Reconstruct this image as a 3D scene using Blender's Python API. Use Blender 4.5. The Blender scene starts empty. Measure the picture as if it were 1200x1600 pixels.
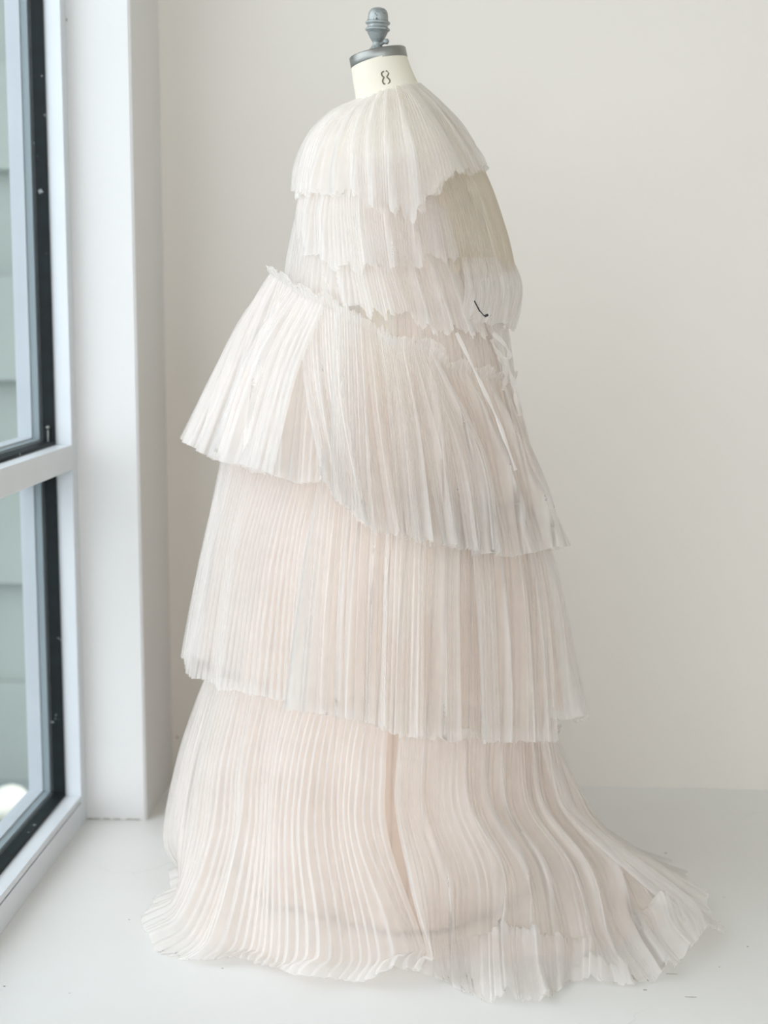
import bpy, bmesh, math, random
import numpy as np
from mathutils import Vector, Matrix

random.seed(7)
rng = np.random.default_rng(7)
scene = bpy.context.scene
COL = scene.collection

# ------------------------------------------------------------------ camera
F = 2400.0                       # focal length in pixels of the 1200x1600 frame
CAMH = 1.11
PSI = math.atan(135 / F)         # yaw to the left
PHI = math.atan(320 / F)         # pitch down
cam_pos = Vector((0, 0, CAMH))
fwd = Vector((-math.sin(PSI) * math.cos(PHI), math.cos(PSI) * math.cos(PHI), -math.sin(PHI)))
right = Vector((math.cos(PSI), math.sin(PSI), 0))
up = right.cross(fwd)
cd = bpy.data.cameras.new('camera')
cam = bpy.data.objects.new('camera', cd)
COL.objects.link(cam)
cam.matrix_world = Matrix((
    (right.x, up.x, -fwd.x, 0), (right.y, up.y, -fwd.y, 0),
    (right.z, up.z, -fwd.z, CAMH), (0, 0, 0, 1)))
cd.sensor_fit = 'VERTICAL'
cd.sensor_height = 36
cd.lens = F / 1600 * 36
cd.dof.use_dof = True
cd.dof.focus_distance = 2.62
cd.dof.aperture_fstop = 2.2
cd.clip_start = 0.05
scene.camera = cam

# ------------------------------------------------------------------ world, light, exposure
world = bpy.data.worlds.new('daylight')
scene.world = world
world.use_nodes = True
wn = world.node_tree.nodes
wl = world.node_tree.links
wn.clear()
wo = wn.new('ShaderNodeOutputWorld')
bg = wn.new('ShaderNodeBackground')
bg.inputs['Color'].default_value = (0.905, 0.967, 1.045, 1)      # even overcast sky
bg.inputs['Strength'].default_value = 2.75
wl.new(bg.outputs[0], wo.inputs[0])

vs = scene.view_settings
vs.view_transform = 'Standard'
vs.look = 'None'
vs.gamma = 1
vs.use_curve_mapping = False
vs.exposure = 0.25
cy = scene.cycles
cy.max_bounces = 10
cy.diffuse_bounces = 6
cy.glossy_bounces = 3
cy.transmission_bounces = 6
cy.transparent_max_bounces = 40
cy.use_denoising = True
try:
    cy.denoiser = 'OPENIMAGEDENOISE'
except Exception:
    pass
cy.sample_clamp_indirect = 8
cy.caustics_reflective = False
cy.caustics_refractive = False


def portal(loc, rot, sx, sy, name):
    l = bpy.data.lights.new(name, 'AREA')
    l.shape = 'RECTANGLE'
    l.size = sx
    l.size_y = sy
    l.cycles.is_portal = True
    o = bpy.data.objects.new(name, l)
    o.location = loc
    o.rotation_euler = rot
    COL.objects.link(o)


# ------------------------------------------------------------------ pixel helpers
U3, R3, F3 = np.array(up), np.array(right), np.array(fwd)
C3 = np.array(cam_pos)


def ray(px, py):
    px = np.asarray(px, float)
    py = np.asarray(py, float)
    return F3 + np.multiply.outer((px - 600) / F, R3) - np.multiply.outer((py - 800) / F, U3)


def at_y(px, py, Y):
    """world point seen at (px,py) lying in the plane y=Y"""
    d = ray(px, py)
    t = (Y - C3[1]) / d[..., 1]
    return C3 + d * np.asarray(t)[..., None]


def at_z(px, py, Z=0.0):
    d = ray(px, py)
    t = (Z - C3[2]) / d[..., 2]
    return C3 + d * np.asarray(t)[..., None]


def at_x(px, py, X):
    d = ray(px, py)
    t = (X - C3[0]) / d[..., 0]
    return C3 + d * np.asarray(t)[..., None]


# ------------------------------------------------------------------ object helpers
def prop(o, label=None, cat=None, group=None, kind=None):
    if label: o['label'] = label
    if cat: o['category'] = cat
    if group: o['group'] = group
    if kind: o['kind'] = kind
    return o


def empty(name, loc=(0, 0, 0)):
    o = bpy.data.objects.new(name, None)
    o.location = loc
    o.empty_display_size = 0.05
    COL.objects.link(o)
    return o


def adopt(o, parent):
    o.parent = parent
    if parent is not None:
        pm = Matrix.Translation(parent.location)
        if parent.parent: pm = Matrix.Translation(parent.parent.location) @ pm
        o.matrix_parent_inverse = pm.inverted()
    return o


def mesh_obj(name, verts, faces, mat, parent=None, smooth=False):
    me = bpy.data.meshes.new(name)
    me.from_pydata([tuple(v) for v in verts], [], [tuple(f) for f in faces])
    me.materials.append(mat)
    if smooth:
        me.polygons.foreach_set('use_smooth', [True] * len(me.polygons))
    me.update()
    o = bpy.data.objects.new(name, me)
    COL.objects.link(o)
    return adopt(o, parent)


def from_bm(name, bm, mat, parent=None, smooth=False):
    me = bpy.data.meshes.new(name)
    bmesh.ops.recalc_face_normals(bm, faces=bm.faces)
    bm.to_mesh(me)
    bm.free()
    me.materials.append(mat)
    if smooth:
        me.polygons.foreach_set('use_smooth', [True] * len(me.polygons))
    o = bpy.data.objects.new(name, me)
    COL.objects.link(o)
    return adopt(o, parent)


def add_box(bm, x0, x1, y0, y1, z0, z1, bevel=0.0):
    r = bmesh.ops.create_cube(bm, size=1)
    for v in r['verts']:
        v.co.x = (x0 + x1) / 2 + v.co.x * (x1 - x0)
        v.co.y = (y0 + y1) / 2 + v.co.y * (y1 - y0)
        v.co.z = (z0 + z1) / 2 + v.co.z * (z1 - z0)
    if bevel > 0:
        es = list({e for v in r['verts'] for e in v.link_edges})
        bmesh.ops.bevel(bm, geom=es, offset=bevel, segments=2, affect='EDGES', profile=0.7)


def box(name, x0, x1, y0, y1, z0, z1, mat, parent=None, bevel=0.0):
    bm = bmesh.new()
    add_box(bm, x0, x1, y0, y1, z0, z1, bevel)
    return from_bm(name, bm, mat, parent)


def grid_obj(name, P, mat, parent=None, closed=False, smooth=False):
    """P: (rows, cols, 3)"""
    nr, nc = P.shape[:2]
    idx = np.arange(nr * nc).reshape(nr, nc)
    if closed:
        idx = np.concatenate([idx, idx[:, :1]], axis=1)
    a, b = idx[:-1, :-1], idx[:-1, 1:]
    c, d = idx[1:, 1:], idx[1:, :-1]
    q = np.stack([a, d, c, b], -1).reshape(-1, 4)
    me = bpy.data.meshes.new(name)
    me.vertices.add(nr * nc)
    me.vertices.foreach_set('co', P.reshape(-1).astype(np.float32))
    me.loops.add(q.size)
    me.loops.foreach_set('vertex_index', q.reshape(-1).astype(np.int32))
    me.polygons.add(len(q))
    me.polygons.foreach_set('loop_start', np.arange(0, q.size, 4, dtype=np.int32))
    me.polygons.foreach_set('loop_total', np.full(len(q), 4, dtype=np.int32))
    me.update(calc_edges=True)
    me.validate()
    if smooth:
        me.polygons.foreach_set('use_smooth', np.ones(len(me.polygons), dtype=bool))
    me.materials.append(mat)
    o = bpy.data.objects.new(name, me)
    COL.objects.link(o)
    return adopt(o, parent)


# ------------------------------------------------------------------ materials
def new_mat(name):
    m = bpy.data.materials.new(name)
    m.use_nodes = True
    n = m.node_tree.nodes
    n.clear()
    return m, n, m.node_tree.links


def paint(name, col, rough=0.6, var=0.04, scale=6.0, bump=0.0, bscale=60.0, spec=0.3, metallic=0.0, stains=None):
    m, n, l = new_mat(name)
    out = n.new('ShaderNodeOutputMaterial')
    bs = n.new('ShaderNodeBsdfPrincipled')
    l.new(bs.outputs[0], out.inputs[0])
    bs.inputs['Roughness'].default_value = rough
    bs.inputs['Metallic'].default_value = metallic
    bs.inputs['Specular IOR Level'].default_value = spec
    tc = n.new('ShaderNodeTexCoord')
    nz = n.new('ShaderNodeTexNoise')
    nz.inputs['Scale'].default_value = scale
    nz.inputs['Detail'].default_value = 4
    l.new(tc.outputs['Object'], nz.inputs['Vector'])
    rp = n.new('ShaderNodeValToRGB')
    rp.color_ramp.elements[0].position = 0.3
    rp.color_ramp.elements[1].position = 0.7
    rp.color_ramp.elements[0].color = tuple(c * (1 - var) for c in col) + (1,)
    rp.color_ramp.elements[1].color = tuple(min(1, c * (1 + var * .5)) for c in col) + (1,)
    l.new(nz.outputs['Fac'], rp.inputs['Fac'])
    src = rp.outputs['Color']
    if stains:
        sc_, thr, sc_col = stains
        n2 = n.new('ShaderNodeTexNoise')
        n2.inputs['Scale'].default_value = sc_
        n2.inputs['Detail'].default_value = 3
        l.new(tc.outputs['Object'], n2.inputs['Vector'])
        r2 = n.new('ShaderNodeValToRGB')
        r2.color_ramp.elements[0].position = thr
        r2.color_ramp.elements[1].position = thr + .03
        l.new(n2.outputs['Fac'], r2.inputs['Fac'])
        mx = n.new('ShaderNodeMix')
        mx.data_type = 'RGBA'
        l.new(r2.outputs['Color'], mx.inputs['Factor'])
        l.new(src, mx.inputs[6])
        mx.inputs[7].default_value = tuple(sc_col) + (1,)
        src = mx.outputs[2]
    l.new(src, bs.inputs['Base Color'])
    if bump > 0:
        nb = n.new('ShaderNodeTexNoise')
        nb.inputs['Scale'].default_value = bscale
        nb.inputs['Detail'].default_value = 5
        l.new(tc.outputs['Object'], nb.inputs['Vector'])
        bp = n.new('ShaderNodeBump')
        bp.inputs['Strength'].default_value = bump
        bp.inputs['Distance'].default_value = 0.002
        l.new(nb.outputs['Fac'], bp.inputs['Height'])
        l.new(bp.outputs[0], bs.inputs['Normal'])
    return m


def tulle(name, col, alpha, trans=0.5):
    m, n, l = new_mat(name)
    out = n.new('ShaderNodeOutputMaterial')
    mix = n.new('ShaderNodeMixShader')
    tr = n.new('ShaderNodeBsdfTransparent')
    fab = n.new('ShaderNodeMixShader')
    df = n.new('ShaderNodeBsdfDiffuse')
    tl = n.new('ShaderNodeBsdfTranslucent')
    df.inputs['Color'].default_value = tuple(col) + (1,)
    tl.inputs['Color'].default_value = tuple(col) + (1,)
    fab.inputs[0].default_value = trans
    l.new(df.outputs[0], fab.inputs[1])
    l.new(tl.outputs[0], fab.inputs[2])
    # the mesh is a little denser in some places than in others
    tc = n.new('ShaderNodeTexCoord')
    nz = n.new('ShaderNodeTexNoise')
    nz.inputs['Scale'].default_value = 9
    nz.inputs['Detail'].default_value = 3
    l.new(tc.outputs['Object'], nz.inputs['Vector'])
    mr = n.new('ShaderNodeMapRange')
    mr.inputs['From Min'].default_value = .3
    mr.inputs['From Max'].default_value = .7
    mr.inputs['To Min'].default_value = alpha * .88
    mr.inputs['To Max'].default_value = min(1, alpha * 1.12)
    l.new(nz.outputs['Fac'], mr.inputs['Value'])
    l.new(mr.outputs[0], mix.inputs[0])
    l.new(tr.outputs[0], mix.inputs[1])
    l.new(fab.outputs[0], mix.inputs[2])
    l.new(mix.outputs[0], out.inputs[0])
    return m


M = {}
M['wall'] = paint('wall paint', (0.765, 0.715, 0.65), .75, .025, 1.2, .25, 90)
M['pier'] = paint('pier paint', (0.74, 0.73, 0.71), .6, .02, 2, .3, 70)
M['ceiling'] = paint('ceiling paint', (0.80, 0.80, 0.78), .8)
M['frame'] = paint('painted aluminium', (0.66, 0.69, 0.71), .35, .03, 8, 0.1, 200, .5)
M['gasket'] = paint('black rubber gasket', (0.008, 0.012, 0.013), .6, .3, 30, .3, 200, .2, stains=(45, .70, (.25, .27, .27)))
M['outer_grey'] = paint('grey outer frame', (0.22, 0.27, 0.29), .5)
M['outer_light'] = paint('pale outer frame', (0.45, 0.49, 0.52), .5)
M['ext'] = paint('exterior pale green render', (0.255, 0.295, 0.27), .9, .12, 1.5)
M['pavement'] = paint('exterior paving', (0.17, 0.20, 0.195), .9, .15, 3)
M['linen'] = paint('cream linen', (0.80, 0.74, 0.62), .85, .03, 12, .4, 900, .15)
M['steel'] = paint('brushed steel', (0.31, 0.31, 0.29), .38, .15, 25, .1, 300, .5, .85)
M['iron'] = paint('blue grey painted cast iron', (0.36, 0.385, 0.375), .42, .25, 60, .5, 300, .5, .35, stains=(120, .66, (.11, .12, .12)))
M['ink'] = paint('olive brown ink', (0.16, 0.14, 0.09), .8)
M['black'] = paint('black metal', (0.012, 0.012, 0.012), .35, .1, 10, 0, 60, .5)
M['slip'] = paint('nude satin lining', (0.74, 0.62, 0.53), .7, .04, 5, 0, 60, .2)
M['tulle'] = tulle('white pleated tulle', (0.985, 0.948, 0.912), .46)
M['tulle_hi'] = tulle('white pleated tulle doubled', (0.97, 0.945, 0.915), .62)
M['tulle_low'] = tulle('single sheer tulle', (0.97, 0.945, 0.92), .25)
M['tulle_mid'] = tulle('white pleated tulle, sheer', (0.98, 0.955, 0.925), .33)
M['tulle_blush'] = tulle('blush tulle underlayer', (0.955, 0.84, 0.76), .5)
M['tulle_cream'] = tulle('cream tulle', (0.90, 0.82, 0.70), .5)


def floor_mat():
    m, n, l = new_mat('painted white concrete floor')
    out = n.new('ShaderNodeOutputMaterial')
    bs = n.new('ShaderNodeBsdfPrincipled')
    l.new(bs.outputs[0], out.inputs[0])
    bs.inputs['Roughness'].default_value = .42
    bs.inputs['Specular IOR Level'].default_value = .35
    tc = n.new('ShaderNodeTexCoord')

    def noise(s, d=4):
        z = n.new('ShaderNodeTexNoise')
        z.inputs['Scale'].default_value = s
        z.inputs['Detail'].default_value = d
        l.new(tc.outputs['Object'], z.inputs['Vector'])
        return z

    def ramp(src, p0, p1, c0, c1):
        r = n.new('ShaderNodeValToRGB')
        r.color_ramp.elements[0].position = p0
        r.color_ramp.elements[1].position = p1
        r.color_ramp.elements[0].color = c0 + (1,)
        r.color_ramp.elements[1].color = c1 + (1,)
        l.new(src, r.inputs['Fac'])
        return r.outputs['Color']

    base = ramp(noise(1.6).outputs['Fac'], .3, .7, (.735, .72, .685), (.77, .765, .745))

    def over(a, fac, col):
        x = n.new('ShaderNodeMix')
        x.data_type = 'RGBA'
        l.new(fac, x.inputs['Factor'])
        l.new(a, x.inputs[6])
        x.inputs[7].default_value = col + (1,)
        return x.outputs[2]
    # hairline cracks, only where the patchy mask allows
    vo = n.new('ShaderNodeTexVoronoi')
    vo.feature = 'DISTANCE_TO_EDGE'
    vo.inputs['Scale'].default_value = 4.5
    wz = noise(5, 3)
    ad = n.new('ShaderNodeVectorMath')
    ad.operation = 'MULTIPLY_ADD'
    l.new(wz.outputs['Color'], ad.inputs[0])
    ad.inputs[1].default_value = (.25, .25, 0)
    l.new(tc.outputs['Object'], ad.inputs[2])
    l.new(ad.outputs[0], vo.inputs['Vector'])
    cr = ramp(vo.outputs['Distance'], .0, .006, (1, 1, 1), (0, 0, 0))
    mk = ramp(noise(1.3, 2).outputs['Fac'], .52, .6, (0, 0, 0), (.45, .45, .45))
    mu = n.new('ShaderNodeMath')
    mu.operation = 'MULTIPLY'
    l.new(cr, mu.inputs[0])
    l.new(mk, mu.inputs[1])
    base = over(base, mu.outputs[0], (.42, .40, .36))
    sp = ramp(noise(38, 2).outputs['Fac'], .775, .80, (0, 0, 0), (.8, .8, .8))
    base = over(base, sp, (.25, .22, .17))
    l.new(base, bs.inputs['Base Color'])
    bp = n.new('ShaderNodeBump')
    bp.inputs['Strength'].default_value = .25
    bp.inputs['Distance'].default_value = .003
    l.new(noise(14, 5).outputs['Fac'], bp.inputs['Height'])
    l.new(bp.outputs[0], bs.inputs['Normal'])
    return m


def glass_mat():
    m, n, l = new_mat('window glass')
    out = n.new('ShaderNodeOutputMaterial')
    mix = n.new('ShaderNodeMixShader')
    tr = n.new('ShaderNodeBsdfTransparent')
    tr.inputs['Color'].default_value = (.985, .992, .99, 1)
    gl = n.new('ShaderNodeBsdfGlossy')
    gl.inputs['Roughness'].default_value = .02
    fr = n.new('ShaderNodeFresnel')
    fr.inputs['IOR'].default_value = 1.12
    ge = n.new('ShaderNodeNewGeometry')
    fm = n.new('ShaderNodeMath')
    fm.operation = 'SUBTRACT'
    fm.use_clamp = True
    l.new(fr.outputs[0], fm.inputs[0])
    l.new(ge.outputs['Backfacing'], fm.inputs[1])      # the rear skin of the pane adds no second mirror
    l.new(fm.outputs[0], mix.inputs[0])
    l.new(tr.outputs[0], mix.inputs[1])
    l.new(gl.outputs[0], mix.inputs[2])
    l.new(mix.outputs[0], out.inputs[0])
    return m


M['floor'] = floor_mat()
M['glass'] = glass_mat()

# ------------------------------------------------------------------ room shell
pc = at_z(136, 1280)
WX = float(pc[0])                       # room face of the window frame
YP = float(pc[1])                       # face of the pier
DB = float(at_z(900, 1228.5)[1])        # back wall
PX = float(at_y(229, 1277, YP)[0])      # pier edge
RX, RY, CZ = 3.6, -3.2, 3.3
print('WX', WX, 'YP', YP, 'DB', DB, 'PX', PX)
XO = WX - 0.114                         # outer face of the window wall

S = dict(kind='structure')
fl = mesh_obj('floor', [(XO, RY, 0), (RX, RY, 0), (RX, DB + .2, 0), (XO, DB + .2, 0)], [(0, 1, 2, 3)], M['floor'])
prop(fl, 'white painted concrete floor with hairline cracks', **S)
prop(box('wall_back', XO, RX, DB, DB + .2, 0, CZ, M['wall']), 'plain off-white plaster wall behind the gown', **S)
prop(box('wall_right', RX, RX + .2, RY, DB + .2, 0, CZ, M['wall']), 'plain off-white wall at the right of the room', **S)
# wall behind the camera, with an unseen wide window added for frontal fill light
prop(box('wall_front', XO, -.8, RY - .2, RY, 0, CZ, M['wall']), 'off-white wall left of the added fill window behind the camera', **S)
prop(box('wall_front.001', 3.3, RX + .2, RY - .2, RY, 0, CZ, M['wall']), 'off-white wall right of the added fill window behind the camera', **S)
prop(box('wall_front.002', -.8, 3.3, RY - .2, RY, 2.9, CZ, M['wall']), 'off-white wall above the added fill window behind the camera', **S)
wf = prop(empty('window_5', (1.4, RY, 0)), 'wide grey framed window added behind the camera for fill light', **S)
for k in range(4):
    xk = -.8 + k * 4.1 / 3
    box('mullion', xk - .03, xk + .03, RY - .12, RY - .04, 0, 2.9, M['frame'], wf, .002)
    if k < 3:
        box('pane', xk + .03, xk + 4.1 / 3 - .03, RY - .083, RY - .077, .05, 2.85, M['glass'], wf)
        box('rail', xk + .03, xk + 4.1 / 3 - .03, RY - .12, RY - .04, 0, .05, M['frame'], wf, .002)
        box('rail', xk + .03, xk + 4.1 / 3 - .03, RY - .12, RY - .04, 2.85, 2.9, M['frame'], wf, .002)
portal((1.25, RY - .22, 2.9 / 2), (math.radians(90), 0, math.radians(0)), 4.1, 2.9, 'daylight_portal')
prop(box('ceiling', XO, RX + .2, RY - .2, DB + .2, CZ, CZ + .2, M['ceiling']), 'white ceiling', **S)
bm = bmesh.new()
add_box(bm, XO, PX, YP, DB, 0, CZ, 0)
vert = [e for e in bm.edges if abs(e.verts[0].co.z - e.verts[1].co.z) > 1 and e.verts[0].co.x > PX - .01 and e.verts[0].co.y < YP + .01]
bmesh.ops.bevel(bm, geom=vert, offset=.004, segments=3, affect='EDGES')
prop(from_bm('wall_left', bm, M['pier']), 'white plastered pier between window and back wall', **S)

# ------------------------------------------------------------------ windows in the left wall
zt1 = float(at_x(110.7, 695.3, WX)[2])     # top of the transom face
zt0 = float(at_x(110.7, 735, WX)[2])       # bottom of the transom face
zs = float(at_x(125, 1246, WX)[2])         # top of the bottom rail
yj = float(at_x(110.7, 640, WX)[1])           # room-side corner of the jamb
zs_in = zs
HT = 2.45
print('transom', zt0, zt1, 'sill', zs, 'yj', yj)


def xs(px_edge):   # depth plane of a vertical edge seen at height 640, at jamb plane y=yj
    return float(at_y(px_edge, 640, yj)[0])


X2 = float(at_y(86, 640, yj)[0])           # room side of black gasket
XB = float(at_y(63, 640, yj)[0])           # outer side of black gasket
XC = float(at_y(52, 640, yj)[0])           # outer side of grey
XD = float(at_y(30, 640, yj)[0])           # outer side of pale frame


def window(idx, ya, yb):
    """one bay with opening y in [ya,yb]; frame pieces around lower and upper light"""
    w = prop(empty('window_%d' % idx, (WX, (ya + yb) / 2, 0)), 'tall grey framed window with a transom, bay %d' % idx if idx > 1 else
             'tall grey metal framed window with a transom beside the gown', **S)
    fw = YP - yj
    # room-side frame
    ro = .006
    box('jamb', XB, WX, yb, yb + fw, 0, HT, M['frame'], w, .0015)
    box('jamb', XB, WX, ya - fw, ya, 0, HT, M['frame'], w, .0015)
    box('transom', XB, WX, ya, yb, zt0, zt1, M['frame'], w, .0015)
    box('bottom_rail', XB, WX, ya, yb, .0, zs - .016, M['frame'], w, .0015)
    box('rail_groove', XB, WX - .006, ya, yb, zs - .016, zs - .013, M['gasket'], w)  # black strip stands in for the shade inside the groove
    box('rail_cap', XB, WX - .001, ya, yb, zs - .013, zs, M['frame'], w, .0015)
    box('top_rail', XB, WX, ya, yb, HT - .05, HT, M['frame'], w, .0015)
    g = .007
    xb0, xb1 = XB, X2
    for (z0, z1) in ((zs, zt0), (zt1, HT - .05)):
        # black gaskets line the opening on both sides of the pane
        box('gasket', xb0, xb1, yb - g, yb - .0005, z0, z1, M['gasket'], w, .001)
        box('gasket', xb0, xb1, ya + .0005, ya + g, z0, z1, M['gasket'], w, .001)
        box('gasket', xb0, xb1, ya + g, yb - g, z0 + .0005, z0 + g, M['gasket'], w, .001)
        box('gasket', xb0, xb1, ya + g, yb - g, z1 - g, z1 - .0005, M['gasket'], w, .001)
        # outer frame: grey and pale steps stand in for the reveal mirrored in glass
        for (xa, xb_, d, mt, nm) in ((XC, XB, .012, 'outer_grey', 'outer_bead'), (XD, XC, .016, 'outer_light', 'outer_frame')):
            box(nm, xa, xb_, yb - d, yb + fw, z0, z1, M[mt], w, .001)
            box(nm, xa, xb_, ya - fw, ya + d, z0, z1, M[mt], w, .001)
            box(nm, xa, xb_, ya + d, yb - d, z0 - .03, z0 + d, M[mt], w, .001)
            box(nm, xa, xb_, ya + d, yb - d, z1 - d, z1 + .03, M[mt], w, .001)
        xm = (xb0 + xb1) / 2
        box('pane', xm - .003, xm + .003, ya + g * .5, yb - g * .5, z0 + g * .5, z1 - g * .5, M['glass'], w)
    return w


fw = YP - yj
bay = 1.52
w1 = window(1, yj - bay, yj)
yy = yj - bay - 2 * fw
for k in (2, 3, 4):
    window(k, yy - bay, yy)
    yy -= bay + 2 * fw
# wall above the windows and the piece near the far end of the room
prop(box('wall_left.001', XO, WX, RY, YP, HT, CZ, M['wall']), 'white strip of wall above the windows', **S)
prop(box('wall_left.002', XO, WX, RY, yy + fw, 0, HT, M['wall']), 'white wall beyond the last window bay', **S)
for k in range(4):
    yc = yj - bay / 2 - k * (bay + 2 * fw)
    portal((XO - .02, yc, HT / 2), (0, math.radians(-90), 0), HT, bay, 'daylight_portal')

# small scuffs and specks on the painted surfaces
M['speck'] = paint('dark scuff', (.40, .37, .31), .8, .2, 80)


def speck(name, P0, ax, ay, parent, w, h, seed):
    r_ = random.Random(seed)
    P0, ax, ay = Vector(P0), Vector(ax), Vector(ay)
    n_ = 9
    vv = []
    for lift in (0, .0006):
        for k_ in range(n_):
            a_ = 2 * math.pi * k_ / n_
            q_ = r_.uniform(.55, 1)
            vv.append(P0 + ax * (w * q_ * math.cos(a_)) + ay * (h * q_ * math.sin(a_)) + ax.cross(ay) * lift)
    ff = [tuple(range(n_, 2 * n_))] + [(k_, (k_ + 1) % n_, n_ + (k_ + 1) % n_, n_ + k_) for k_ in range(n_)]
    mesh_obj(name, vv, ff, M['speck'], parent)


XA, YA, ZA = (1, 0, 0), (0, 1, 0), (0, 0, 1)
wb = bpy.data.objects['wall_back']
speck('scuff', at_y(277, 1152, DB - .0002), XA, ZA, wb, .004, .003, 1)
speck('scuff', at_y(276, 1205, DB - .0002), XA, ZA, wb, .008, .003, 2)
speck('scuff', at_y(272, 1212, DB - .0002), XA, ZA, wb, .004, .002, 3)
for k_, (x_, y_, w_, h_) in enumerate([(1008, 1547, .004, .0015), (1079, 1558, .012, .0008), (1040, 1333, .004, .003), (202, 1437, .0025, .0015), (1124, 1511, .002, .0012),
                                       (1168, 1479, .002, .0012), (7, 1541, .0025, .0015), (1050, 1522, .012, .0006), (300, 1375, .0015, .001)]):
    speck('speck', at_z(x_, y_, .0002), XA, YA, fl, w_, h_, 10 + k_)
for k_, (x_, y_) in enumerate([(140, 1279), (152, 1279.5), (168, 1279), (185, 1278.5), (205, 1278), (216, 1278)]):
    q_ = at_z(x_, y_, 0)
    speck('chip', (q_[0], YP - .0003, .0016), XA, ZA, bpy.data.objects['wall_left'], .011, .0016, 30 + k_)
speck('chip', at_y(104, 31, YP - .0003), XA, ZA, bpy.data.objects['wall_left'], .002, .004, 41)

# small latch pieces in the gasket corner above the transom
p = at_y(75, 668, yj - .012)
bm = bmesh.new()
bmesh.ops.create_uvsphere(bm, u_segments=12, v_segments=8, radius=.0042, matrix=Matrix.Translation(p))
o = from_bm('stay_knob', bm, M['steel'], w1, True)
p0, p1 = at_y(74, 640, yj - .010), at_y(76, 692, yj - .010)
bm = bmesh.new()
add_box(bm, p0[0] - .001, p0[0] + .0015, yj - .012, yj - .0075, zt1 + .003, float(p[2]) - .006)
from_bm('stay_pin', bm, M['steel'], w1)

# exterior seen through the glass: pale green rendered wall in large blocks, on paving
pv = box('ground_outside', -9, XO - .01, -5, 9, -.6, -.3, M['pavement'])
prop(pv, 'grey paving outside the window', **S)
ew = empty('exterior_wall', (-4, 4.4, 0))
prop(ew, 'pale green block wall of the neighbouring building outside the window', **S)
box('backing', -8, -1.12, 4.45, 4.7, -.3, 4.8, M['ext'], ew)
base = None
bw, bh = .62, .30
for r in range(17):
    for c in range(12):
        x0 = -8 + c * bw + (bw / 2 if r % 2 else 0)
        if x0 + bw > -1.1: continue
        if base is None:
            bm = bmesh.new()
            add_box(bm, 0, bw - .003, 0, .05, 0, bh - .003, .002)
            base = from_bm('block', bm, M['ext'], None)
            o = base
        else:
            o = base.copy()
            COL.objects.link(o)
        o.location = (x0, 4.4 + random.uniform(0, .004), -.3 + r * bh)
        o.parent = ew
        o.matrix_parent_inverse = Matrix.Translation(ew.location).inverted()
# rounded stone outside at the foot of the wall
st = box('boulder', 0, 1, 0, 1, 0, 1, M['outer_light'])
bm = bmesh.new()
bmesh.ops.create_icosphere(bm, subdivisions=3, radius=.07, matrix=Matrix.Translation((0, 0, 0)))
for v in bm.verts:
    v.co.z *= .7
    v.co += v.normal * .012 * math.sin(v.co.x * 30 + v.co.y * 22)
bpy.data.objects.remove(st)
st = from_bm('boulder', bm, paint('pale stone', (.6, .6, .52), .9, .15, 8, .4, 30), None, True)
d = at_z(6, 1268, -.27)
st.location = (float(d[0]), float(d[1]), -.3 + .045)
prop(st, 'rounded pale stone on the ground outside the window', 'stone')

# ------------------------------------------------------------------ dress form
YC = 2.84


def lathe(name, prof, seg, mat, parent, mtx=None, smooth=True):
    P = np.zeros((len(prof), seg, 3))
    th = np.linspace(0, 2 * np.pi, seg, endpoint=False)
    for i, (r, z) in enumerate(prof):
        P[i, :, 0] = r * np.cos(th)
        P[i, :, 1] = r * np.sin(th)
        P[i, :, 2] = z
    if mtx is not None:
        A = np.array(mtx)
        P = P @ A[:3, :3].T + A[:3, 3]
    o = grid_obj(name, P[:, ::-1], mat, parent, closed=True, smooth=smooth)
    return o


form = empty('dress_form', (float(at_y(600, 1420, YC)[0]), YC, 0))
prop(form, 'cream linen dress form with metal neck cap and finial, wearing the tulle gown', 'dress form')


def ell_ring(L, R, ry, pyf, n=72, y0=YC):
    a = np.linspace(0, 2 * np.pi, n, endpoint=False)
    px = (L + R) / 2 + (R - L) / 2 * np.cos(a)
    Y = y0 - ry * np.sin(a)
    xs_ = [p[0] for p in pyf]
    ys_ = [p[1] for p in pyf]
    py = np.interp(px, xs_, ys_)
    P0 = at_y(px, py, np.full(n, y0))
    P = P0.copy()
    P[:, 1] = Y
    return P


rings = [
    (549, 634.5, .052, [(549, 108), (634, 84)]),
    (552, 642, .053, [(552, 130), (642, 105)]),
    (556, 655, .057, [(556, 158), (655, 132)]),
    (552, 680, .085, [(548, 182), (690, 165)]),
    (532, 705, .125, [(525, 205), (715, 205)]),
    (512, 725, .16, [(508, 250), (728, 250)]),
    (497, 730, .17, [(497, 305), (730, 305)]),
    (520, 728, .145, [(520, 380), (728, 380)]),
    (560, 722, .125, [(560, 450), (722, 450)]),
    (565, 735, .13, [(565, 490), (735, 490)]),
    (555, 765, .16, [(555, 550), (765, 550)]),
    (545, 790, .185, [(545, 620), (790, 620)]),
    (550, 785, .18, [(550, 700), (785, 700)]),
    (560, 775, .17, [(560, 720), (775, 720)])]
P = np.array([ell_ring(*r) for r in rings])


def resample_rows(P, n):
    """Catmull-Rom along axis 0"""
    K = len(P)
    t = np.linspace(0, K - 1, n)
    i = np.clip(t.astype(int), 0, K - 2)
    f = (t - i)[:, None, None]
    p0 = P[np.clip(i - 1, 0, K - 1)]
    p1, p2 = P[i], P[i + 1]
    p3 = P[np.clip(i + 2, 0, K - 1)]
    return .5 * (2 * p1 + (p2 - p0) * f + (2 * p0 - 5 * p1 + 4 * p2 - p3) * f ** 2 + (3 * p1 - p0 - 3 * p2 + p3) * f ** 3)


torso = grid_obj('torso', resample_rows(P, 60), M['linen'], form, closed=True, smooth=True)

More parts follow.
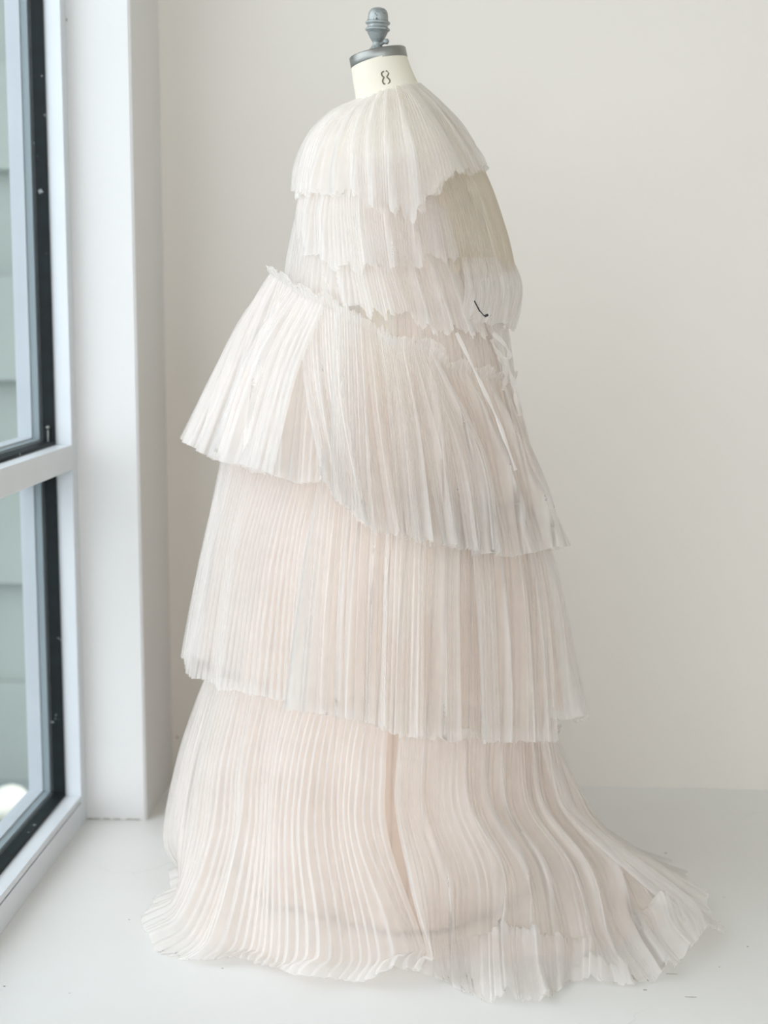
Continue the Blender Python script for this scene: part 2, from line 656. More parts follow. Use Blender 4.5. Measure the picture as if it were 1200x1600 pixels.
# neck cap: tilted steel disc
cl, crr = at_y(548, 98.5, YC), at_y(634, 80, YC)
cc = (cl + crr) / 2
tilt = math.atan2(crr[2] - cl[2], crr[0] - cl[0])
capR = float(np.linalg.norm(crr - cl)) / 2 + .0006
CM = Matrix.Translation(Vector(cc)) @ Matrix.Rotation(-tilt, 4, 'Y')
capm = CM
lathe('neck_cap', [(capR * .9, -.0105), (capR, -.0105), (capR + .0008, -.0095), (capR + .0005, .0065), (capR - .001, .0082),
                   (capR * .7, .0092), (capR * .3, .0096), (.0001, .0097)], 64, M['steel'], form, capm)

# finial
S_ = 2400 / 2.84
fb = at_y(589, 78, YC)
FM = Matrix.Translation(Vector(fb)) @ Matrix.Rotation(math.radians(2.0), 4, 'Y')


def pr(lst):
    return [(w / 2 / S_, (78 - y) / S_) for w, y in lst]


lathe('finial_stem', pr([(30, 84), (26, 79), (20, 74.5), (14, 70.5), (13, 68), (15, 66)]), 32, M['iron'], form, FM)
lathe('finial_cup', pr([(13, 67), (17, 65), (23, 60), (29, 55), (31, 51.5), (36, 50), (37.6, 49), (37.6, 47.4), (36, 46.4), (31.5, 45.6),
                        (31, 42.8), (32, 41), (36.5, 40), (37.6, 38.8), (37.4, 37.2), (35, 36.4), (31, 36)]), 48, M['iron'], form, FM)
lathe('finial_dome', pr([(31.5, 37), (31, 33), (30.4, 28), (29, 24), (26, 20.4), (20, 17.6), (12, 16.4), (5, 16), (.1, 15.9)]), 48, M['iron'], form, FM)
# bead row round the dome foot
bm = bmesh.new()
for k in range(26):
    a = 2 * math.pi * k / 26
    bmesh.ops.create_icosphere(bm, subdivisions=1, radius=.00085, matrix=FM @ Matrix.Translation((15.9 / S_ * math.cos(a), 15.9 / S_ * math.sin(a), (78 - 35.3) / S_)))
o = from_bm('bead_row', bm, M['iron'], form, True)
prop(o, kind='stuff')
# thumb screw
sp = at_y(594, 70, YC - .004)
dirv = (Vector(at_y(603.5, 64.6, YC - .030)) - Vector(sp))
q = dirv.to_track_quat('Z', 'Y').to_matrix().to_4x4()
TM = Matrix.Translation(Vector(sp)) @ q
Ld = dirv.length
sc_ = lathe('thumb_screw', [(.0026, 0), (.0026, Ld - .003), (.0048, Ld - .003), (.0052, Ld - .002), (.0052, Ld + .002), (.0042, Ld + .0032), (.0001, Ld + .0034)], 6, M['iron'], form, TM, smooth=False)

# stencilled size number on the neck: two wavy strokes
def neck_pt(px, py, off=.0006):
    # front surface of the neck at this pixel
    f = min(max((py - 100) / 50, 0), 1)
    L_, R_ = 549.5 + 6 * f, 634.5 + 18 * f
    a = math.acos(max(-1, min(1, (px - (L_ + R_) / 2) / ((R_ - L_) / 2))))
    return Vector(at_y(px, py, YC - (.052 + .004 * f) * math.sin(a) - off))


def stroke(pts, wid):
    vs_, fs_ = [], []
    n = len(pts)
    for i, (x, y) in enumerate(pts):
        a = pts[max(i - 1, 0)]
        b = pts[min(i + 1, n - 1)]
        dx, dy = b[0] - a[0], b[1] - a[1]
        L_ = math.hypot(dx, dy)
        nx, ny = -dy / L_ * wid / 2, dx / L_ * wid / 2
        vs_.append(neck_pt(x + nx, y + ny))
        vs_.append(neck_pt(x - nx, y - ny))
    for i in range(n - 1):
        fs_.append((2 * i, 2 * i + 1, 2 * i + 3, 2 * i + 2))
    return vs_, fs_


def smooth_poly(p, n=24):
    P_ = np.array(p, float)[:, None, :]
    P_ = np.concatenate([P_, np.zeros((len(p), 1, 1))], 2)
    return [tuple(v[0, :2]) for v in resample_rows(P_, n)]


sl = smooth_poly([(600.2, 111.3), (597.2, 113), (596.2, 116), (598, 119.2), (600, 121), (598.4, 124), (598, 127.5), (599.5, 130.5), (602, 131.6)])
sr = smooth_poly([(602.6, 110.6), (605.6, 111.4), (607.2, 113.8), (606.4, 117), (604.6, 120), (607, 122.6), (609.2, 125.5), (608.6, 129), (606, 131.3)])
num = prop(empty('size_number', tuple(neck_pt(603, 121))), 'olive stencilled figure 8')
adopt(num, form)
for s_ in (sl, sr):
    v_, f_ = stroke(s_, 2.2)
    mesh_obj('stroke', v_, f_, M['ink'], None).parent = num
    bpy.context.view_layer.update()
for ch in num.children:
    ch.matrix_parent_inverse = Matrix.Translation(num.location).inverted()

# stand under the skirt
cx0 = float(at_y(662, 700, YC)[0])
lathe('pole', [(.018, .05), (.018, float(at_y(662, 700, YC)[2]) + .02)], 16, M['iron'], form, Matrix.Translation((cx0, YC, 0)))
lathe('base', [(.0001, .062), (.03, .06), (.05, .04), (.13, .025), (.15, .012), (.15, .0), (.0001, 0)], 48, M['iron'], form, Matrix.Translation((cx0, YC, 0)))

# ------------------------------------------------------------------ the gown
gown = empty('tulle_gown', (cx0, YC, 0))
prop(gown, 'tiered ivory pleated tulle gown with ruffled cape and train, on the dress form', 'gown')


def ER(L, R, ry, py, a0=0., a1=360., y0=YC, dx=0, pxa=None, pxb=None, back=None):
    """ring: ellipse between left px L and right px R, height by py polyline on the visible (front) side.
    angle 0 = right silhouette, 90 = front, 180 = left."""
    xs_ = np.array([p[0] for p in py], float)
    ys_ = np.array([p[1] for p in py], float)
    c, rx = (L + R) / 2, (R - L) / 2
    if pxb is not None:
        a0 = math.degrees(math.acos(np.clip((pxb - c) / rx, -1, 1)))
    if pxa is not None:
        a1 = math.degrees(math.acos(np.clip((pxa - c) / rx, -1, 1)))
    zl = at_y(L, ys_[0], y0)[2]
    zr = at_y(R, ys_[-1], y0)[2]

    def f(u):
        a = np.radians(a0 + (a1 - a0) * u)
        px = c + rx * np.cos(a)
        Y = y0 - ry * np.sin(a)
        pyv = np.interp(px, xs_, ys_)
        Pf = at_y(px, pyv, Y)                      # exactly where the photo shows it
        Pp = at_y(px, pyv, np.full_like(Y, y0))
        front = np.clip(np.sin(a), 0, 1)[:, None] > 0
        t = (1 - np.cos(a)) / 2
        zb = zr + (zl - zr) * t
        Pb = Pp.copy()
        Pb[:, 1] = Y
        Pb[:, 2] = zb
        out = np.where(front, Pf, Pb)
        return out
    return f


def AN(L, R, px):
    return math.degrees(math.acos(max(-1, min(1, (px - (L + R) / 2) / ((R - L) / 2)))))


def FR(pts, a0=0., a1=1., z=.01):
    """floor ring through pixel points on the floor; u runs a0..a1 of a closed or open curve"""
    P_ = at_z(np.array([p[0] for p in pts], float), np.array([p[1] for p in pts], float), z)
    if a0 is None:    # closed
        P_ = np.vstack([P_, P_[:1]])
        per = True
    else:
        per = False
    K = len(P_)
    seg = np.linalg.norm(np.diff(P_, axis=0), axis=1) ** .75 + 1e-6
    s = np.concatenate([[0], np.cumsum(seg)])
    s /= s[-1]
    if per:
        m = (P_[1] - P_[-2]) / 2
        T = np.vstack([[m], (P_[2:] - P_[:-2]) / 2, [m]])
    else:
        T = np.gradient(P_, axis=0)

    def f(u):
        if per: u = np.mod(u, 1.0)
        u = np.clip(u, 0, 1)
        i = np.clip(np.searchsorted(s, u, side='right') - 1, 0, K - 2)
        t = ((u - s[i]) / (s[i + 1] - s[i]))[:, None]
        h00, h10 = 2 * t ** 3 - 3 * t ** 2 + 1, t ** 3 - 2 * t ** 2 + t
        h01, h11 = -2 * t ** 3 + 3 * t ** 2, t ** 3 - t ** 2
        return h00 * P_[i] + h10 * T[i] + h01 * P_[i + 1] + h11 * T[i + 1]
    return f


def FRA(pts, a0, a1, z=.01):
    """floor ring looked up by the angle around the gown, so it lines up with the ellipse rings above"""
    P_ = at_z(np.array([p[0] for p in pts], float), np.array([p[1] for p in pts], float), z)
    c = at_y(605, 1400, YC)
    an = np.degrees(np.arctan2(-(P_[:, 1] - YC) / .36, (P_[:, 0] - c[0]) / .39)) % 360
    o_ = np.argsort(an)
    an, P_ = an[o_], P_[o_]
    an = np.concatenate([an[-3:] - 360, an, an[:3] + 360])
    P_ = np.concatenate([P_[-3:], P_, P_[:3]])
    T = np.gradient(P_, an, axis=0)

    def f(u):
        a = (a0 + (a1 - a0) * u) % 360
        i = np.clip(np.searchsorted(an, a, side='right') - 1, 0, len(an) - 2)
        d = an[i + 1] - an[i]
        t = ((a - an[i]) / d)[:, None]
        d = d[:, None]
        h00, h10 = 2 * t ** 3 - 3 * t ** 2 + 1, t ** 3 - 2 * t ** 2 + t
        h01, h11 = -2 * t ** 3 + 3 * t ** 2, t ** 3 - t ** 2
        return h00 * P_[i] + h10 * d * T[i] + h01 * P_[i + 1] + h11 * d * T[i + 1]
    return f


def snoise(seed, fmax=12, n=8, fmin=1):
    r = np.random.default_rng(seed)
    fr = r.integers(fmin, fmax + 1, n)
    ph = r.uniform(0, 2 * np.pi, n)
    am = r.uniform(.4, 1, n) / np.sqrt(n)

    def f(u, k=0.0):
        s = 0
        for a_, b_, c_ in zip(am, fr, ph):
            s = s + a_ * np.sin(2 * np.pi * b_ * u + c_ + k * (1 + .3 * b_ / fmax))
        return s
    return f


def panel(name, rings, vs_, mat, parent, npl=200, rows=60, pl_amp=.004, g_amp=(0, .02), g_f=(9, 22), warp=.010, hem=.01,
          closed=True, seed=1, header=False, flat_floor=False, jag=0.0, edge_curl=0.0, depth=0.0, smooth=False, gpow=1.0, humps=(), soft=False, bunch=.45):
    """a pleated sheet lofted through rings; knife pleats that overlap, gathered into soft folds"""
    r = np.random.default_rng(seed)
    # pleat cross-section: lateral position and height, the fabric doubles back under each crest
    lat = np.array([0.0, .50, .86, .62])
    hgt = np.array([0.0, .75, 1.0, .35])
    if soft:            # unpleated lining layer, only soft folds
        lat, hgt, pl_amp, smooth = np.array([0.0, .25, .5, .75]), np.zeros(4), 0.0, True
    i = np.arange(npl)
    jit = r.normal(0, .05, npl)
    u = (i[:, None] + lat[None] + jit[:, None] * .5) / npl
    h = np.repeat(hgt[None], npl, 0) * r.uniform(.8, 1.2, npl)[:, None]
    u = u.reshape(-1)
    h = h.reshape(-1)
    if not closed:
        u = np.clip(u, 0, 1)
        u = np.append(u, 1.0)
        h = np.append(h, 0.0)
    nw1, nw2, ng1, ng2, nh = snoise(seed + 1, 14, 8, 3), snoise(seed + 2, 60, 10, 20), snoise(seed + 3, g_f[1], 8, g_f[0]), snoise(seed + 4, 5, 4), snoise(seed + 5, 30, 8, 6)
    v = np.linspace(0, 1, rows)
    hemn = nh(u) * hem
    if jag:
        nj = 70
        tri = np.abs(np.mod(u * nj + nh(u) * .8, 1) - .5) * 2
        hemn = hemn + jag * (tri - .5) * (.6 + .6 * np.sin(u * 61)) + np.repeat(r.normal(0, jag * .35, npl), 4)[:len(u)].tolist().__len__() * 0
        jr = np.repeat(r.normal(0, jag * .3, npl), 4)
        if len(jr) < len(u): jr = np.append(jr, jr[-1])
        hemn = hemn + jr
    vk = np.array(vs_, float)
    K = len(vk)

    def base(uu, vv):
        """uu (rows, n), vv (rows, n)"""
        R = np.zeros((K,) + uu.shape + (3,))
        flat = uu.reshape(-1)
        for k in range(K):
            R[k] = rings[k](flat).reshape(uu.shape + (3,))
        T = np.zeros_like(R)
        for k in range(K):
            if k == 0: T[k] = (R[1] - R[0]) / (vk[1] - vk[0])
            elif k == K - 1: T[k] = (R[-1] - R[-2]) / (vk[-1] - vk[-2])
            else: T[k] = (R[k + 1] - R[k - 1]) / (vk[k + 1] - vk[k - 1])
        out = np.zeros(uu.shape + (3,))
        idx = np.clip(np.searchsorted(vk, vv, side='right') - 1, 0, K - 2)
        for k in range(K - 1):
            mk = idx == k
            if not mk.any(): continue
            dk = vk[k + 1] - vk[k]
            t = ((vv[mk] - vk[k]) / dk)[:, None]
            h00, h10 = 2 * t ** 3 - 3 * t ** 2 + 1, t ** 3 - 2 * t ** 2 + t
            h01, h11 = -2 * t ** 3 + 3 * t ** 2, t ** 3 - t ** 2
            out[mk] = h00 * R[k][mk] + h10 * dk * T[k][mk] + h01 * R[k + 1][mk] + h11 * dk * T[k + 1][mk]
        return out

    env = (4 * u * (1 - u)) ** .3 if not closed else np.ones_like(u)
    U = np.repeat(u[None], rows, 0)
    V = np.repeat(v[:, None], len(u), 1)
    W = warp * (nw1(U, 0) * V ** .8 + .05 * nw2(U, V * 2.0) * np.sin(np.pi * np.clip(V, 0, 1)) + .4 * nw1(U * 1.0 + .37, V * 1.2) * V)
    UU = U + W * env[None]
    # pleats spread over the crest of each soft fold and crowd into its valleys
    k2 = (2 * np.pi * (g_f[0] + g_f[1])) ** 2

    def gfold(a, b):
        q = ng1(a, b * .6)
        return (1 - np.sqrt(np.sin(q * 1.5) ** 2 + .06)) * 1.1 - .45
    dg = (gfold(UU + 1e-3, V) - gfold(UU - 1e-3, V)) / 2e-3
    UU = UU - bunch * dg / k2 * (.3 + .7 * V) * env[None]
    if not closed: UU = np.clip(UU, 0, 1)
    VV = V * (1 + hemn[None] * V ** 6)
    e = 2e-3
    P_ = base(UU, VV)
    du = base(UU + e, VV) - base(UU - e, VV) if closed else base(np.clip(UU + e, 0, 1), VV) - base(np.clip(UU - e, 0, 1), VV)
    dv = base(UU, VV + e) - base(UU, VV - e)
    N = np.cross(dv, du)
    N /= (np.linalg.norm(N, axis=-1, keepdims=True) + 1e-9)
    # keep outward / upward
    ctr = np.array([cx0, YC, 0])
    outw = P_ - ctr
    outw[..., 2] = 0
    sgn = np.sign((N * outw).sum(-1).mean())
    N = N * sgn
    g = gfold(UU, V) + .4 * ng2(UU, V)
    if flat_floor: N[..., 2] = np.abs(N[..., 2])
    ga = g_amp[0] + (g_amp[1] - g_amp[0]) * V ** gpow
    pa = pl_amp * (.55 + .65 * V)
    D = g * ga + h[None] * pa + depth
    P_ = P_ + N * D[..., None]
    for (hu, hv, su, sv, hh) in humps:      # soft waves of cloth standing up off the floor
        P_[..., 2] += hh * np.exp(-((UU - hu) / su) ** 2 - ((V - hv) / sv) ** 2)
    if edge_curl and not closed:
        ed = np.exp(-u / .03) + np.exp(-(1 - u) / .03)
        P_ = P_ + N * (ed[None] * edge_curl * V)[..., None]
    if header:      # puffed, frayed ruffle header above the seam
        top = P_[:1].copy()
        hd = np.abs(ng1(U[:1] * 1, 1.0)) * .008 + .006 + r.uniform(0, .003, len(u))[None]
        a_ = top + N[:1] * .005
        a_[..., 2] += hd * .45
        b_ = top + N[:1] * .008 * (1 + .4 * nw2(U[:1]))[..., None]
        b_[..., 2] += hd * 1.15
        P_ = np.concatenate([b_, a_, top, P_[1:]], 0)
    P_[..., 2] = np.where(P_[..., 2] < .004, .004 + .15 * np.abs(P_[..., 2] - .004) * (P_[..., 2] < .004), P_[..., 2])
    return grid_obj(name, P_, mat, parent, closed=closed, smooth=smooth)


# ---- lining
def S0(L, R, ry, y):
    return ER(L, R, ry, [(L, y), (R, y)])


slip_part = panel('lining', [S0(505, 735, .175, 300), S0(540, 735, .15, 400), S0(570, 745, .14, 480), S0(545, 782, .165, 570), S0(480, 815, .21, 720),
                 S0(410, 838, .28, 950), S0(385, 835, .25, 1200), S0(420, 800, .20, 1560)],
      [0, .09, .16, .24, .37, .57, .78, 1], M['slip'], gown, npl=60, rows=70, pl_amp=.003, g_amp=(0, .03), g_f=(6, 12), warp=.003, hem=0, seed=3, smooth=True)

# ---- bottom tier and train
front_floor = [(1118, 1452), (1075, 1480), (1050, 1512), (985, 1533), (900, 1530), (858, 1556), (790, 1562), (735, 1552), (690, 1528), (655, 1520), (620, 1534),
               (540, 1533), (480, 1530), (430, 1508), (370, 1502), (300, 1500), (250, 1490), (232, 1468)]
back_floor = [(262, 1410), (330, 1345), (460, 1292), (640, 1272), (820, 1276), (950, 1308), (1045, 1362), (1095, 1410)]
land = [(1060, 1425), (985, 1455), (930, 1470), (880, 1480), (800, 1478), (735, 1470), (690, 1475), (650, 1478), (600, 1490), (540, 1490), (480, 1487), (420, 1478), (370, 1470),
        (320, 1462), (292, 1445), (280, 1425)]
back_land = [(300, 1385), (370, 1330), (480, 1295), (640, 1280), (800, 1284), (920, 1308), (1005, 1352), (1045, 1395)]
t4top = [(325, 1062), (400, 1080), (470, 1100), (560, 1125), (620, 1145), (700, 1152), (865, 1150)]
bottom_sheer = panel('train_underlayer', [
    ER(350, 845, .28, t4top), ER(322, 858, .295, [(322, 1190), (858, 1215)]), ER(308, 885, .31, [(308, 1310), (885, 1300)]),
    FRA([(x * .95 + 30, y + 16) for x, y in land] + [(x * .92 + 50, y) for x, y in back_land], 0, 360, z=.012)],
    [0, .34, .67, 1], M['tulle_blush'], gown, npl=170, rows=70, pl_amp=.005, g_amp=(.004, .028), g_f=(9, 20), seed=11, soft=True, hem=.01, warp=.006, gpow=.6)
panel('train', [
    ER(325, 866, .325, t4top, a0=AN(325, 866, 606), a1=360 + AN(325, 866, 835)),
    ER(291, 888, .355, [(291, 1190), (888, 1215)], a0=AN(291, 888, 603), a1=360 + AN(291, 888, 850)),
    ER(277, 932, .375, [(277, 1310), (932, 1295)], a0=AN(277, 932, 608), a1=360 + AN(277, 932, 885)),
    FRA(land + back_land, 79, 388, z=.045),
    FRA(front_floor + back_floor, 81, 392, z=.012)],
    [0, .28, .55, .85, 1], M['tulle'], gown, npl=150, rows=90, pl_amp=.008, g_amp=(.004, .040), g_f=(7, 16), seed=12, hem=.02, warp=.005, header=True, gpow=.6, closed=False, edge_curl=.01)
panel('train_right_panel', [
    ER(325, 868, .36, [(325, 1150), (620, 1156), (868, 1150)], pxa=622, pxb=866),
    ER(300, 900, .40, [(300, 1260), (900, 1260)], pxa=617, pxb=893),
    ER(285, 980, .43, [(285, 1370), (640, 1375), (980, 1350)], pxa=640, pxb=972),
    FR([(1050, 1432), (985, 1448), (930, 1470), (850, 1478), (760, 1475), (700, 1480), (660, 1486)], z=.045),
    FR([(1078, 1482), (1052, 1514), (985, 1535), (900, 1530), (858, 1556), (790, 1562), (735, 1552), (690, 1530), (658, 1520)], z=.012)],
    [0, .27, .56, .84, 1], M['tulle'], gown, npl=40, rows=90, pl_amp=.009, g_amp=(.004, .045), g_f=(2, 7), seed=23, closed=False, hem=.01, warp=.02, header=True, edge_curl=.015, gpow=.6,
    humps=((.62, .865, .20, .035, .045), (.08, .87, .09, .04, .04), (.36, .95, .10, .03, .02)))

# ---- third tier
hem3a = [(299, 1025), (320, 1058), (345, 1072), (420, 1085), (470, 1098), (600, 1112), (760, 1120), (917, 1122)]
panel('third_tier_back', [
    ER(352, 822, .24, [(352, 700), (430, 740), (600, 752), (822, 765)], a0=AN(352, 822, 520), a1=360 + AN(352, 822, 800)),
    ER(322, 872, .30, [(322, 870), (872, 900)], a0=AN(322, 872, 505), a1=360 + AN(322, 872, 838)),
    ER(299, 917, .345, hem3a, a0=AN(299, 917, 498), a1=360 + AN(299, 917, 848))],
    [0, .48, 1], M['tulle_mid'], gown, npl=145, rows=60, pl_amp=.007, g_amp=(.003, .042), g_f=(6, 14), seed=31, hem=.012, warp=.005, header=True, closed=False)
panel('third_tier_underlayer', [
    ER(362, 812, .225, [(362, 700), (430, 735), (600, 745), (812, 755)]),
    ER(335, 850, .28, [(335, 870), (850, 900)]),
    ER(315, 880, .32, [(315, 1030), (470, 1085), (880, 1110)])],
    [0, .48, 1], M['tulle_blush'], gown, npl=150, rows=50, pl_amp=.006, g_amp=(.002, .02), g_f=(8, 18), seed=32, soft=True, hem=.012, warp=.006)
panel('third_tier_panel', [
    ER(352, 822, .25, [(490, 745), (610, 750)], pxa=498, pxb=612),
    ER(322, 872, .33, [(480, 930), (610, 930)], pxa=480, pxb=606),
    ER(305, 900, .385, [(470, 1110), (540, 1122), (606, 1136)], pxa=470, pxb=602)],
    [0, .5, 1], M['tulle'], gown, npl=16, rows=60, pl_amp=.008, g_amp=(.003, .035), g_f=(2, 4), seed=33, closed=False, hem=.01, warp=.03, edge_curl=.035)
panel('third_tier_panel', [
    ER(352, 826, .25, [(600, 748), (826, 765)], pxa=606, pxb=722),
    ER(322, 872, .345, [(590, 930), (850, 930)], pxa=600, pxb=716),
    ER(305, 900, .395, [(590, 1138), (620, 1148), (700, 1158), (760, 1161)], pxa=592, pxb=716)],
    [0, .5, 1], M['tulle'], gown, npl=17, rows=60, pl_amp=.009, g_amp=(.003, .03), g_f=(1, 3), seed=34, closed=False, hem=.008, warp=.02, edge_curl=.02)
panel('third_tier_panel', [
    ER(352, 826, .25, [(600, 748), (826, 765)], pxa=728, pxb=815),
    ER(322, 872, .335, [(590, 930), (850, 930)], pxa=738, pxb=846),
    ER(305, 900, .375, [(700, 1158), (760, 1160), (860, 1158)], pxa=746, pxb=858)],
    [0, .5, 1], M['tulle'], gown, npl=18, rows=60, pl_amp=.009, g_amp=(.003, .026), g_f=(1, 3), seed=35, closed=False, hem=.008, warp=.02, edge_curl=.02)

panel('third_tier_inset', [
    ER(352, 822, .235, [(600, 748), (826, 765)], pxa=690, pxb=760),
    ER(322, 872, .31, [(590, 930), (850, 930)], pxa=690, pxb=770),
    ER(305, 900, .34, [(590, 1138), (700, 1152), (760, 1154), (860, 1154)], pxa=685, pxb=778)],
    [0, .5, 1], M['tulle'], gown, npl=14, rows=50, pl_amp=.008, g_amp=(.0, .004), g_f=(1, 3), seed=36, closed=False, hem=.008, warp=.01)

# ---- second tier (overskirt)
seam2 = [(425, 430), (445, 442), (470, 464), (520, 484), (580, 519), (610, 541), (670, 549), (700, 578), (740, 588), (800, 598)]
hem2 = [(302, 700), (350, 718), (400, 735), (430, 745), (480, 752), (515, 754), (530, 782), (570, 826), (600, 834), (690, 852), (775, 868), (830, 862), (877, 856)]
panel('second_tier_underlayer', [
    ER(445, 795, .20, [(445, 440), (520, 490), (610, 548), (700, 585), (795, 605)]),
    ER(395, 815, .24, [(395, 560), (600, 660), (815, 690)]),
    ER(350, 850, .28, [(350, 700), (600, 765), (740, 780), (850, 790)])],
    [0, .45, 1], M['tulle_blush'], gown, npl=150, rows=46, pl_amp=.005, g_amp=(.002, .02), g_f=(8, 20), seed=41, soft=True, hem=.015, warp=.006)
panel('second_tier', [
    ER(425, 800, .215, seam2, a0=AN(425, 800, 545), a1=360 + AN(425, 800, 672)),
    ER(372, 828, .27, [(372, 530), (500, 600), (600, 650), (700, 680), (828, 690)], a0=AN(372, 828, 540), a1=360 + AN(372, 828, 705)),
    ER(302, 877, .325, [(302, 700), (350, 718), (400, 735), (430, 745), (480, 752), (560, 756), (700, 868), (775, 870), (830, 862), (877, 856)], a0=AN(302, 877, 545), a1=360 + AN(302, 877, 735))],
    [0, .42, 1], M['tulle'], gown, npl=140, rows=60, pl_amp=.007, g_amp=(.004, .045), g_f=(6, 13), seed=42, hem=.015, warp=.006, header=True, gpow=.7, closed=False, edge_curl=.01)
panel('second_tier_front_panel', [
    ER(425, 800, .225, seam2, pxa=474, pxb=690),
    ER(372, 828, .295, [(372, 530), (500, 600), (600, 650), (700, 680)], pxa=476, pxb=700),
    ER(302, 877, .35, [(500, 755), (512, 758), (530, 782), (570, 826), (600, 834), (720, 854)], pxa=508, pxb=712)],
    [0, .42, 1], M['tulle'], gown, npl=38, rows=60, pl_amp=.008, g_amp=(.004, .045), g_f=(2, 6), seed=43, closed=False, hem=.02, warp=.02, header=True, edge_curl=.015)
panel('second_tier_panel', [
    ER(425, 800, .23, [(640, 545), (670, 548), (680, 556)], pxa=636, pxb=678),
    ER(372, 828, .305, [(640, 700), (770, 710)], pxa=662, pxb=756),
    ER(302, 877, .36, [(680, 851), (775, 868)], pxa=690, pxb=775)],
    [0, .42, 1], M['tulle'], gown, npl=16, rows=60, pl_amp=.008, g_amp=(.003, .02), g_f=(2, 5), seed=44, closed=False, hem=.01, warp=.03, header=True, edge_curl=.01)

for (sa, ma, ha, hy, of, sd) in (
        ((452, 508), (398, 470), (338, 436), [(338, 716), (400, 735), (436, 748)], .012, 45),
        ((522, 566), (520, 574), (520, 582), [(520, 776), (582, 828)], .016, 46),
        ((590, 632), (606, 652), (622, 668), [(610, 838), (668, 850)], .014, 47)):
    panel('second_tier_fold', [
        ER(425, 800, .225 + of, seam2, pxa=sa[0], pxb=sa[1]),
        ER(372, 828, .295 + of, [(372, 530), (500, 600), (600, 650), (700, 680)], pxa=ma[0], pxb=ma[1]),
        ER(302, 877, .35 + of, hy, pxa=ha[0], pxb=ha[1])],
        [0, .42, 1], M['tulle_mid'], gown, npl=11, rows=50, pl_amp=.008, g_amp=(.002, .018), g_f=(1, 3), seed=sd, closed=False, hem=.02, warp=.03, header=True, edge_curl=.018)

# ---- sheer midriff and sleeves under the cape
panel('bodice', [
    ER(470, 745, .19, [(470, 300), (745, 300)]),
    ER(450, 768, .20, [(450, 400), (768, 400)]),
    ER(440, 790, .20, [(440, 470), (790, 520)]),
    ER(440, 800, .205, [(440, 500), (800, 600)])],
    [0, .35, .7, 1], M['tulle_mid'], gown, npl=110, rows=36, pl_amp=.004, g_amp=(.002, .01), g_f=(8, 20), seed=51, hem=.0, warp=.004)

# ---- cape
panel('cape_lining', [
    ER(500, 715, .155, [(500, 235), (715, 225)]),
    ER(482, 735, .195, [(482, 330), (735, 320)]),
    ER(500, 745, .20, [(500, 470), (745, 470)])],
    [0, .4, 1], M['tulle_blush'], gown, npl=60, rows=24, g_amp=(.002, .01), g_f=(4, 10), seed=58, hem=.02, warp=.004, soft=True)
panel('cape_back', [
    ER(560, 700, .10, [(560, 180), (700, 172)], a0=-110, a1=75),
    ER(520, 757, .185, [(520, 265), (757, 262)], a0=-110, a1=75),
    ER(500, 792, .20, [(500, 360), (792, 360)], a0=-110, a1=70),
    ER(500, 806, .20, [(500, 425), (806, 425)], a0=-110, a1=70)],
    [0, .3, .7, 1], M['tulle_cream'], gown, npl=90, rows=40, pl_amp=.003, g_amp=(.001, .006), g_f=(3, 8), seed=61, closed=False, hem=.02, warp=.01, depth=-.004)
panel('cape_back_ruffle', [
    ER(510, 798, .195, [(510, 405), (798, 402)], a0=-100, a1=62),
    ER(500, 812, .22, [(500, 455), (812, 450)], a0=-100, a1=62),
    ER(500, 800, .235, [(500, 500), (740, 500), (800, 512)], a0=-100, a1=60)],
    [0, .5, 1], M['tulle'], gown, npl=80, rows=36, pl_amp=.005, g_amp=(.002, .016), g_f=(4, 10), seed=62, closed=False, hem=.05, warp=.015, jag=.03)
panel('cape_lower_ruffle', [
    ER(500, 715, .17, [(500, 340), (715, 330)], a0=20, a1=290),
    ER(482, 742, .225, [(482, 400), (742, 400)], a0=16, a1=290),
    ER(482, 772, .26, [(482, 436), (515, 470), (545, 482), (605, 495), (650, 490), (670, 520), (700, 516), (745, 522), (772, 516)], a0=10, a1=290)],
    [0, .45, 1], M['tulle'], gown, npl=130, rows=44, pl_amp=.006, g_amp=(.003, .03), g_f=(5, 14), seed=63, closed=False, hem=.06, warp=.012, jag=.05)
panel('cape_middle_ruffle', [
    ER(495, 718, .17, [(495, 245), (718, 240)], a0=12, a1=300),
    ER(470, 734, .225, [(470, 320), (734, 320)], a0=10, a1=300),
    ER(470, 742, .25, [(470, 388), (500, 398), (560, 423), (620, 415), (690, 408), (742, 385)], a0=6, a1=300)],
    [0, .45, 1], M['tulle'], gown, npl=130, rows=44, pl_amp=.006, g_amp=(.003, .025), g_f=(5, 14), seed=64, closed=False, hem=.06, warp=.012, jag=.06)
hemc = [(462, 302), (500, 304), (540, 300), (570, 310), (600, 330), (655, 333), (690, 285), (715, 275), (757, 264)]
for nm, dd, mt, sd in (('cape_yoke_underlayer', -.008, 'tulle', 65), ('cape_yoke', 0, 'tulle', 66)):
    panel(nm, [
        ER(557, 655, .060, [(557, 158), (580, 150), (600, 142), (625, 134), (655, 131)]),
        ER(520, 688, .14, [(520, 176), (600, 165), (688, 160)]),
        ER(485, 722, .205, [(485, 212), (600, 215), (722, 200)]),
        ER(467, 745, .225, [(467, 262), (600, 265), (745, 238)]),
        ER(463, 757, .24, hemc)],
        [0, .22, .5, .78, 1], M[mt], gown, npl=150, rows=60, pl_amp=.005, g_amp=(.003, .022), g_f=(7, 16), seed=sd, hem=.04, warp=.008, jag=.06, depth=dd, soft=(sd == 65))

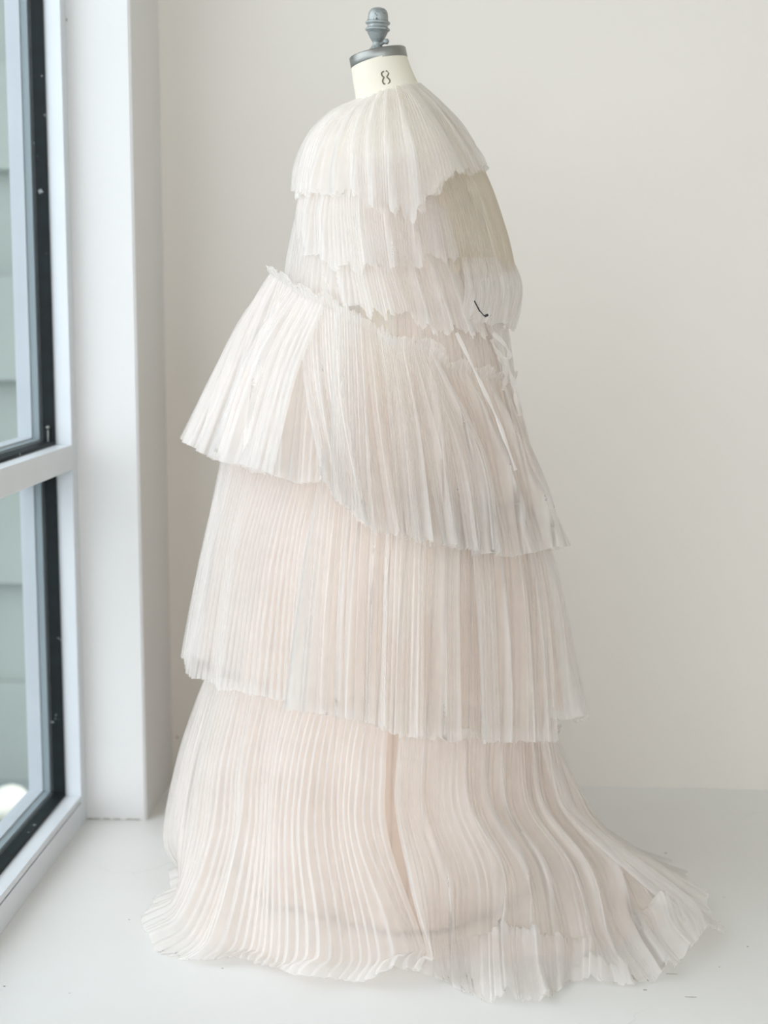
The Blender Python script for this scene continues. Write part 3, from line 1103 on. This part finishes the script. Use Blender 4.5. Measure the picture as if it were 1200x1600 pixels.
# ---- ribbon and bow at the back waist
def strip(name, pts, wid, mat, y_off, parent, n=40):
    P_ = smooth_poly([(a, b) for a, b in pts], n)
    V_ = []
    for i_, (x, y) in enumerate(P_):
        a = P_[max(i_ - 1, 0)]
        b = P_[min(i_ + 1, n - 1)]
        dx, dy = b[0] - a[0], b[1] - a[1]
        L_ = math.hypot(dx, dy) + 1e-6
        w_ = wid * (.8 + .3 * math.sin(i_ * .5))
        yo = y_off + .006 * math.sin(i_ * .35)
        V_.append([at_y(x - dy / L_ * w_ / 2, y + dx / L_ * w_ / 2, yo), at_y(x, y, yo - .003), at_y(x + dy / L_ * w_ / 2, y - dx / L_ * w_ / 2, yo + .002)])
    return grid_obj(name, np.array(V_), mat, parent, smooth=True)


strip('ribbon', [(713, 520), (735, 565), (757, 612), (775, 650), (790, 690), (806, 735)], 6, M['tulle_hi'], YC - .30, gown)
strip('bow_loop', [(770, 520), (790, 540), (796, 556), (788, 560), (776, 548), (768, 530)], 7, M['tulle'], YC - .14, gown)
strip('bow_tail', [(788, 560), (800, 590), (806, 620), (812, 650)], 8, M['tulle'], YC - .13, gown)
strip('bow_tail', [(780, 556), (790, 585), (786, 610)], 7, M['tulle'], YC - .13, gown)

# ---- clip pinching the back of the gown under the ruffle
clip = empty('clip', tuple(at_y(756, 490, YC - .2)))
prop(clip, 'small black metal clip pinching the tulle below the cape ruffle at the back', 'clip')


def rod(name, a, b, r, mat, parent, seg=8):
    a, b = Vector(a), Vector(b)
    d_ = b - a
    T_ = Matrix.Translation(a) @ d_.to_track_quat('Z', 'Y').to_matrix().to_4x4()
    return lathe(name, [(.0001, 0), (r, 0), (r, d_.length), (.0001, d_.length)], seg, mat, parent, T_)


rod('arm', at_y(741, 470, YC - .235), at_y(750, 487, YC - .235), .0012, M['black'], clip)
rod('jaw', at_y(757, 494, YC - .235), at_y(763, 492, YC - .235), .0022, M['black'], clip)
rod('arm', at_y(748, 484, YC - .233), at_y(757, 494, YC - .233), .0009, M['black'], clip)
